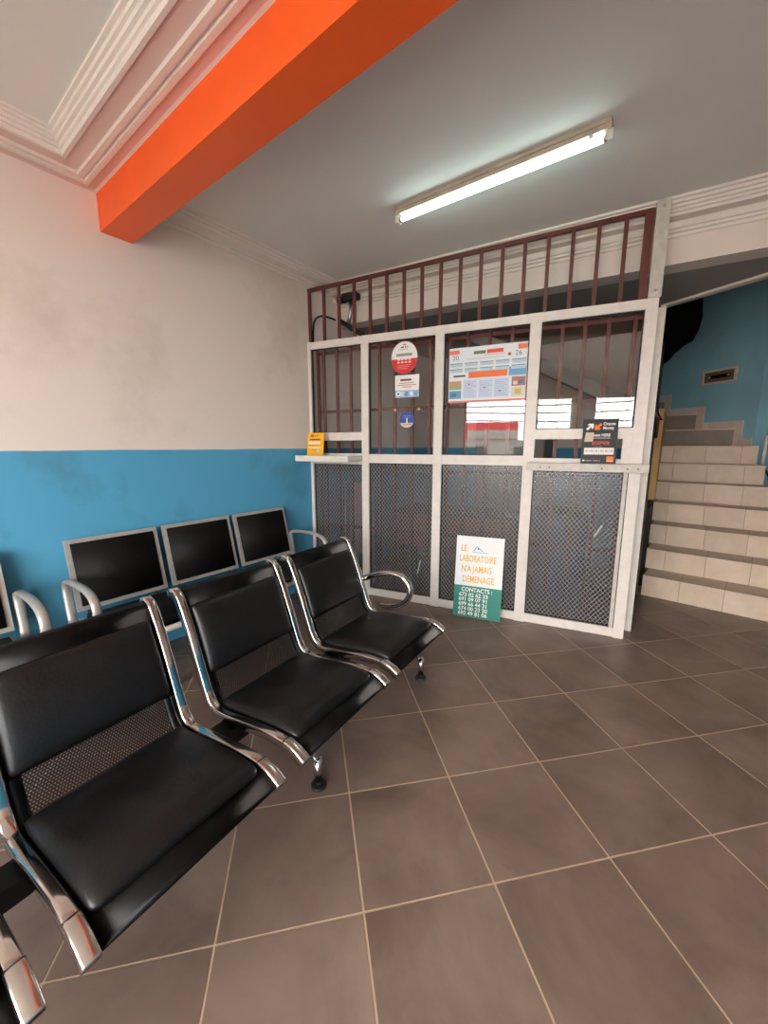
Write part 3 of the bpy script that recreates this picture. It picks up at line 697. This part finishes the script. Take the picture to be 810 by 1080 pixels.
# ------------------------------------------------------------------ tube light on the ceiling
tl = thing('tube_light', 'ceiling batten with a single lit fluorescent tube', 'ceiling light', (-0.985, 2.345, ZC))
bm = BM(); add_box(bm, -0.605, 0.605, -0.032, 0.032, -0.042, 0.0); bev(bm, 0.006); obj('batten', bm, M['batten'], tl)
box('reflector_lip', (-0.60, 0.60, -0.040, -0.034, -0.020, -0.002), M['batten'], tl)
for x in (-0.600, 0.600):
    bm = BM(); add_box(bm, x - 0.012, x + 0.012, -0.020, 0.020, -0.085, -0.040); bev(bm, 0.004); obj('lamp_holder', bm, M['white_plastic'], tl)
bm = BM(); add_cyl(bm, (-0.588, 0, -0.064), 0.0130, 1.176, 'X', 20); obj('tube', bm, M['tube'], tl, True)
for x in (-0.590, 0.572):
    bm = BM(); add_cyl(bm, (x, 0, -0.064), 0.0152, 0.018, 'X', 20); obj('end_cap', bm, M['steel'], tl, True)
bm = BM(); add_cyl(bm, (0.52, -0.030, -0.045), 0.010, 0.02, 'Y', 14); obj('starter', bm, M['white_plastic'], tl, True)

# ------------------------------------------------------------------ booth contents seen through the glass
cc = thing('security_camera', 'black camera on a bracket behind the upper left grille', 'camera', PM @ Vector((0.30, 0.25, 2.40)), PA)
bm = BM(); add_box(bm, -0.05, 0.10, -0.04, 0.04, 0.31, 0.36); bev(bm, 0.01); obj('head', bm, M['rubber'], cc)
bm = BM(); add_box(bm, -0.115, -0.055, -0.03, 0.03, 0.30, 0.345); bev(bm, 0.012); obj('shade', bm, M['rubber'], cc)
bm = BM(); add_tube(bm, [(0.02, 0, 0.31), (0.01, 0.01, 0.20), (-0.03, 0.02, 0.08)], 0.018); obj('stem', bm, M['steel'], cc, True)
bm = BM(); add_tube(bm, [(-0.10, 0.0, 0.145), (0.0, 0.0, 0.085), (0.15, 0.0, -0.01)], 0.022); obj('arm', bm, M['rubber'], cc, True)
cb = BM(); add_tube(cb, [tuple(PM @ Vector(p)) for p in ((0.018, 0.07, 2.335), (0.020, 0.07, 2.42), (0.030, 0.07, 2.50), (0.055, 0.08, 2.545), (0.09, 0.10, 2.56), (0.13, 0.14, 2.558), (0.155, 0.19, 2.553), (0.17, 0.225, 2.548))], 0.009)
tag(obj('cable', cb, M['rubber'], None, True), 'black cable arching beside the left end of the grille', 'cable')
ds = thing('cashier_desk', 'reddish wooden desk inside the booth behind wired glass', 'desk', PM @ Vector((1.06, 0.68, 0)), PA)
box('desk_top', (-0.36, 0.80, -0.25, 0.25, 0.73, 0.76), M['wood'], ds, 0.004)
box('front_panel', (-0.34, 0.78, -0.22, -0.20, 0.40, 0.73), M['desk'], ds)
for x in (-0.33, 0.74):
    for y in (-0.22, 0.18): box('leg', (x, x + 0.04, y, y + 0.04, 0.0, 0.73), M['wood'], ds)
pk = BM(); 
g = [[pk.verts.new((0.0 + 0.22*i/10, 0.02*math.sin(i*1.6) + 0.004*j, 0.30 + 0.72*j/8)) for i in range(11)] for j in range(9)]
g2 = [[pk.verts.new((v.co.x, v.co.y + 0.014, v.co.z)) for v in row] for row in g]
for A_, fl_ in ((g, False), (g2, True)):
    for j in range(8):
        for i in range(10):
            q = (A_[j][i], A_[j][i+1], A_[j+1][i+1], A_[j+1][i]); pk.faces.new(q[::-1] if fl_ else q)
tag(obj('hanging_cloth', pk, M['pink'], None, True, PM @ Vector((0.245, 0.30, 0.0)), (0, 0, PA)), 'pale pink cloth hanging inside the booth behind the first lower pane', 'cloth')
# rail that the cloth hangs from
hr = thing('clothes_rail', 'thin steel rail with legs inside the booth holding pink cloth', 'rail', PM @ Vector((0.355, 0.312, 0)), PA)
bm = BM(); add_tube(bm, [(-0.16, 0.0, 0), (-0.16, 0.0, 1.03), (0.16, 0.0, 1.03), (0.16, 0.0, 0)], 0.010); obj('frame', bm, M['steel'], hr, True)
bn = thing('storage_drum', 'dark blue plastic drum inside the booth behind the third lower pane', 'drum', PM @ Vector((2.22, 0.62, 0)), PA)
bm = BM(); add_cyl(bm, (0, 0, 0), 0.20, 0.80, 'Z', 28, 0.22); bev(bm, 0.015); obj('body', bm, M['bluecloth'], bn, True)
bm = BM(); add_cyl(bm, (0, 0, 0.80), 0.225, 0.04, 'Z', 28); bev(bm, 0.008); obj('lid', bm, M['rubber'], bn, True)
cbn = thing('wall_cabinet', 'grey metal cabinet against the booth back wall', 'cabinet', (-1.55, 4.80, 0))
box('body', (-0.40, 0.40, -0.22, 0.24, 0.0, 1.75), mat('cabinet_grey', srgb(128, 124, 118), 0.5), cbn, 0.004)
for x in (-0.395, 0.005):
    dr = box('door', (x, x + 0.39, -0.236, -0.222, 0.05, 1.72), mat('cabinet_door', srgb(142, 137, 130), 0.45), cbn, 0.003)
    box('handle', (x + (0.33 if x < 0 else 0.03), x + (0.35 if x < 0 else 0.05), -0.250, -0.237, 0.85, 1.0), M['steel'], dr)

# ------------------------------------------------------------------ waiting benches
def catmull(pts, n=8):
    out = []
    P = [Vector(p) for p in pts]; P = [2*P[0] - P[1]] + P + [2*P[-1] - P[-2]]
    for i in range(1, len(P) - 2):
        for k in range(n):
            t = k / n; a, b, c, d_ = P[i-1], P[i], P[i+1], P[i+2]
            out.append(0.5*((2*b) + (c - a)*t + (2*a - 5*b + 4*c - d_)*t*t + (3*b - a - 3*c + d_)*t**3))
    out.append(P[-2]); return out
class Curve:
    def __init__(s, pts):
        s.p = catmull(pts); s.l = [0]
        for a, b in zip(s.p, s.p[1:]): s.l.append(s.l[-1] + (b - a).length)
        s.L = s.l[-1]
    def at(s, d):
        d = max(0, min(s.L, d))
        for i in range(len(s.l) - 1):
            if d <= s.l[i+1]: break
        t = (d - s.l[i]) / max(1e-9, s.l[i+1] - s.l[i]); q = s.p[i].lerp(s.p[i+1], t)
        tg = (s.p[min(i+2, len(s.p)-1)] - s.p[max(i-1, 0)]).normalized()
        return q, Vector((-tg.y, tg.x))         # normal points up / towards the sitter
    def find(s, z=None, x=None):
        """arc length of the back at height z, or of the seat at x"""
        best = None
        for k in range(400):
            d = s.L*k/399; q, _ = s.at(d)
            e = abs(q.y - z) if z is not None else abs(q.x - x)
            if z is not None and d > s.L*0.5: continue
            if x is not None and d < s.L*0.4: continue
            if best is None or e < best[0]: best = (e, d)
        return best[1]
prof = Curve([(-0.330, 0.796), (-0.303, 0.804), (-0.275, 0.788), (-0.253, 0.748), (-0.220, 0.672), (-0.182, 0.572), (-0.144, 0.468), (-0.116, 0.402), (-0.082, 0.368), (-0.03, 0.359), (0.06, 0.369), (0.18, 0.384), (0.28, 0.391), (0.35, 0.383), (0.402, 0.355)])
def strip(name, d0, d1, y0, y1, m, th=0.006, off=0.0, n=18, uv=False):
    bm = BM(); rows = []
    for k in range(n + 1):
        q, nn = prof.at(d0 + (d1 - d0)*k/n)
        A = q + nn*off; B = q + nn*(off - th)
        rows.append([bm.verts.new((A.x, y0, A.y)), bm.verts.new((A.x, y1, A.y)), bm.verts.new((B.x, y1, B.y)), bm.verts.new((B.x, y0, B.y))])
    for a, b in zip(rows, rows[1:]):
        for k in range(4): bm.faces.new((a[k], a[(k+1) % 4], b[(k+1) % 4], b[k]))
    bm.faces.new(rows[0]); bm.faces.new(rows[-1][::-1])
    if uv:
        ul = bm.loops.layers.uv.new('UVMap')
        rid = {v: k for k, r_ in enumerate(rows) for v in r_}
        for f in bm.faces:
            for lp in f.loops: lp[ul].uv = (lp.vert.co.y, d0 + (d1 - d0)*rid[lp.vert]/n)
    return mesh(name, bm, m, not uv)
def pad(name, d0, d1, y0, y1, th, m, seed=0, nu=22, nv=22, wr=0.002):
    """puffy cushion following the seat profile"""
    bm = BM(); top = []; bot = []
    for i in range(nu + 1):
        u = i/nu*2 - 1
        rt, rb = [], []
        for j in range(nv + 1):
            v = j/nv*2 - 1
            su = math.copysign(abs(math.sin(u*PI/2)) , u); sv = math.copysign(abs(math.sin(v*PI/2)), v)
            e = (1 - min(1, abs(su)**12)) * (1 - min(1, abs(sv)**12)); hgt = th*(0.42*e**0.42 + 0.58*((1 - su**2)*(1 - sv**2))**0.30)
            # rounded outline
            cu, cv = su, sv
            rr_ = (abs(su)**22 + abs(sv)**22)**(1/22)
            if rr_ > 1: cu /= rr_; cv /= rr_
            dd = (d0 + d1)/2 + cu*(d1 - d0)/2; y = (y0 + y1)/2 + cv*(y1 - y0)/2
            q, nn = prof.at(dd)
            hgt += wr*e*noise.noise(Vector((dd*9, y*9, seed)))*2.0 + wr*0.5*e*noise.noise(Vector((dd*40, y*14, seed + 5)))
            A = q + nn*max(0.002, hgt); B = q + nn*0.0005
            rt.append(bm.verts.new((A.x, y, A.y))); rb.append(bm.verts.new((B.x, y, B.y)))
        top.append(rt); bot.append(rb)
    for G_, fl_ in ((top, False), (bot, True)):
        for i in range(nu):
            for j in range(nv):
                q = (G_[i][j], G_[i][j+1], G_[i+1][j+1], G_[i+1][j]); bm.faces.new(q[::-1] if fl_ else q)
    edge = [(0, j) for j in range(nv)] + [(i, nv) for i in range(nu)] + [(nu, j) for j in range(nv, 0, -1)] + [(i, 0) for i in range(nu, 0, -1)]
    for k in range(len(edge)):
        a, b = edge[k], edge[(k+1) % len(edge)]
        bm.faces.new((top[a[0]][a[1]], top[b[0]][b[1]], bot[b[0]][b[1]], bot[a[0]][a[1]]))
    return mesh(name, bm, m, True)
def frame_bar(name, y0, y1, th0=0.014, th1=-0.016, m='chrome', n=70, t0=0.0, t1=1.0):
    bm = BM(); rows = []; r = 0.006
    for k in range(n + 1):
        q, nn = prof.at(prof.L*(t0 + (t1 - t0)*k/n))
        sec = [(y0, th1), (y0, th0 - r), (y0 + r*0.3, th0 - r*0.3), (y0 + r, th0), (y1 - r, th0), (y1 - r*0.3, th0 - r*0.3), (y1, th0 - r), (y1, th1)]
        rows.append([bm.verts.new((q.x + nn.x*o_, y_, q.y + nn.y*o_)) for y_, o_ in sec])
    for a, b in zip(rows, rows[1:]):
        for k in range(8): bm.faces.new((a[k], a[(k+1) % 8], b[(k+1) % 8], b[k]))
    bm.faces.new(rows[0]); bm.faces.new(rows[-1][::-1])
    me = mesh(name, bm, M[m], True); return me
SW = 0.540   # seat width over the chrome frames
FW = 0.034
d_pt, d_pb = prof.find(z=0.742), prof.find(z=0.478)
d_perf1 = prof.find(z=0.378); d_sp0, d_sp1 = prof.find(x=-0.088), prof.find(x=0.338)
me_back = strip('back_shell', 0.0, d_pb + 0.004, FW, SW - FW, M['shell'])
me_side = [strip('perforated_margin', d_pb + 0.004, d_perf1 + 0.02, a, b, M['shell']) for a, b in ((FW, FW + 0.035), (SW - FW - 0.035, SW - FW))]
me_perf = strip('perforated_panel', d_pb + 0.004, d_perf1 + 0.02, FW + 0.035, SW - FW - 0.035, M['perf'], th=0.002, uv=True)
me_seat = strip('seat_shell', d_perf1 + 0.02, prof.L - 0.004, FW, SW - FW, M['shell'], n=30)
me_bp = [pad('back_cushion', d_pt - 0.004, d_pb, FW + 0.010, SW - FW - 0.010, 0.036, M['vinyl'], s_) for s_ in (1, 2, 3, 4)]
me_sp = [pad('seat_cushion', d_sp0, d_sp1, FW + 0.008, SW - FW - 0.008, 0.050, M['vinyl'], s_ + 10, wr=0.004) for s_ in (1, 2, 3, 4)]
me_fl = frame_bar('side_frame', 0.0, FW); me_fr = frame_bar('side_frame', SW - FW, SW)

me_cap = [frame_bar('frame_cap', a - 0.0015, a + FW + 0.0015, 0.0165, -0.0185, 'chrome_cap', 14, 0.905, 1.0) for a in (0.0, SW - FW)]
fb = thing('waiting_bench', 'front row black cushioned bench with chrome frames nearest the viewer', 'bench', (-1.246, 0, 0), R(3.3))
for k, y0 in enumerate((1.346, 0.744, 0.130, -0.468)):
    sh = place('seat_shell', me_seat, fb, (0, y0, 0))
    place('back_shell', me_back, sh); place('perforated_panel', me_perf, sh)
    for mm in me_side: place('perforated_margin', mm, sh)
    place('back_cushion', me_bp[k], sh); place('seat_cushion', me_sp[k], sh)
    place('side_frame', me_fl, sh); place('side_frame', me_fr, sh)
    for mm in me_cap: place('frame_cap', mm, sh)
    # bracket to the beam
    for yy in (0.12, SW - 0.12):
        box('bracket', (-0.10, 0.14, yy - 0.02, yy + 0.02, 0.335, 0.372), M['dark'], sh)
box('beam', (-0.03, 0.05, -0.46, 1.93, 0.275, 0.335), M['dark'], fb, 0.006)
def leg(parent, y, xf=0.245, xb=-0.28, zb=0.255):
    for sgn, xe in ((1, xf), (-1, xb)):
        lg = BM(); add_tube(lg, [(0.01, y, 0.285), (0.01 + (xe - 0.01)*0.5, y, 0.212), (xe - 0.004*sgn, y, 0.122)], 0.0175, 12)
        o = obj('leg', lg, M['chrome'], parent, True)
        p_ = BM(); add_cyl(p_, (xe, y, 0.03), 0.018, 0.102, 'Z', 18); bev(p_, 0.004, 2); obj('post', p_, M['chrome'], o, True)
        f = BM(); add_cyl(f, (xe, y, 0.0), 0.033, 0.012, 'Z', 20, 0.030); add_cyl(f, (xe, y, 0.012), 0.010, 0.02, 'Z', 12); obj('foot', f, M['rubber'], o)
for y in (1.90, 0.985, -0.30): leg(fb, y)
def arm_loop(parent, y, pts, m, r=0.016, flat_=1.0):
    cv = catmull([Vector((x, z)) for x, z in pts], 6)
    bm = BM(); add_tube(bm, [(p.x, y, p.y) for p in cv], r, 12, flat=flat_); return obj('armrest', bm, M[m], parent, True)
arm_pts = [(-0.222, 0.535), (-0.18, 0.550), (-0.06, 0.600), (0.05, 0.622), (0.12, 0.605), (0.160, 0.550), (0.150, 0.485), (0.10, 0.435), (0.02, 0.405), (-0.06, 0.392)]
arm_loop(fb, 1.905, arm_pts, 'chrome', 0.0185, 1.15)
bm = BM(); add_tube(bm, [(-0.222, 1.87, 0.535), (-0.222, 1.912, 0.535)], 0.014, 12); obj('arm_joint', bm, M['chrome'], fb, True)

# back row against the wall: flat framed backs
BT = (-0.05, 0.452); TT = (-0.145, 0.855)      # bottom and top of the back panel (local x, z)
def back_bench(label, y_list, arms, loc, legs):
    o = thing('waiting_bench', label, 'bench', loc)
    w_ = 0.498
    dv = Vector((TT[0] - BT[0], 0, TT[1] - BT[1])); ln = dv.length; dv.normalize()
    tiltm = math.atan2(-dv.x, dv.z)      # lean back
    for y0 in y_list:
        sh = BM(); add_box(sh, -0.012, 0.0, 0.012, w_ - 0.012, 0.012, ln - 0.012)
        b = obj('back_shell', sh, M['shell'], o, False, (BT[0], y0, BT[1]), (0, -tiltm, 0))
        for bx in ((-0.014, 0.012, 0, w_, 0, 0.024), (-0.014, 0.012, 0, w_, ln - 0.024, ln), (-0.014, 0.012, 0, 0.024, 0.024, ln - 0.024), (-0.014, 0.012, w_ - 0.024, w_, 0.024, ln - 0.024)):
            box('back_frame', bx, M['silver'], b, 0.005)
        pd = BM(); add_box(pd, 0.0, 0.020, 0.026, w_ - 0.026, 0.026, ln - 0.026); bev(pd, 0.012, 3); obj('back_cushion', pd, M['vinyl_matt'], b, True)
        ss = BM(); add_box(ss, -0.03, 0.455, 0.012, w_ - 0.012, 0.392, 0.404); s_ = obj('seat_shell', ss, M['shell'], o, False, (0, y0, 0))
        sp_ = BM(); add_box(sp_, -0.01, 0.425, 0.03, w_ - 0.03, 0.404, 0.440); bev(sp_, 0.016, 3); obj('seat_cushion', sp_, M['vinyl_matt'], s_, True)
        for yy in (0.0, w_ - 0.024): 
            box('seat_frame', (-0.05, 0.46, yy, yy + 0.024, 0.388, 0.414), M['silver'], s_, 0.005)
        # uprights joining back and seat
        for yy in (0.05, w_ - 0.07): box('upright', (-0.075, -0.05, yy, yy + 0.02, 0.30, 0.52), M['steel'], s_, 0.003)
    ya, yb = min(y_list), max(y_list) + w_
    bm = BM(); add_tube(bm, [(0.470, ya, 0.402), (0.470, yb, 0.402)], 0.017, 12); obj('front_rail', bm, M['silver'], o, True)
    box('beam', (0.15, 0.22, ya, yb, 0.31, 0.37), M['dark'], o, 0.005)
    for y in legs:
        for x in (0.0, 0.40):
            bm = BM(); add_tube(bm, [(0.185, y, 0.33), (x, y, 0.22), (x, y, 0.012)], 0.018, 10); l_ = obj('leg', bm, M['steel'], o, True)
            f = BM(); add_cyl(f, (x, y, 0.0), 0.030, 0.014, 'Z', 16); obj('foot', f, M['rubber'], l_, True)
    ap = [(-0.05, 0.40), (-0.075, 0.52), (-0.085, 0.610), (-0.055, 0.640), (0.05, 0.652), (0.20, 0.655), (0.31, 0.630), (0.350, 0.570), (0.320, 0.500), (0.22, 0.440), (0.12, 0.40)]
    for y in arms: arm_loop(o, y, ap, 'silver', 0.0135, 1.6)
    return o
BX = -2.615
back_bench('three seat bench with square framed backs against the blue wall', (0.700, 1.238, 1.776), (0.672, 2.306), (BX, 0, 0), (0.95, 2.03))
back_bench('second wall bench at the left edge with one framed back showing', (-0.635, -0.070), (0.468,), (BX, 0.0, 0), (-0.4, 0.2))
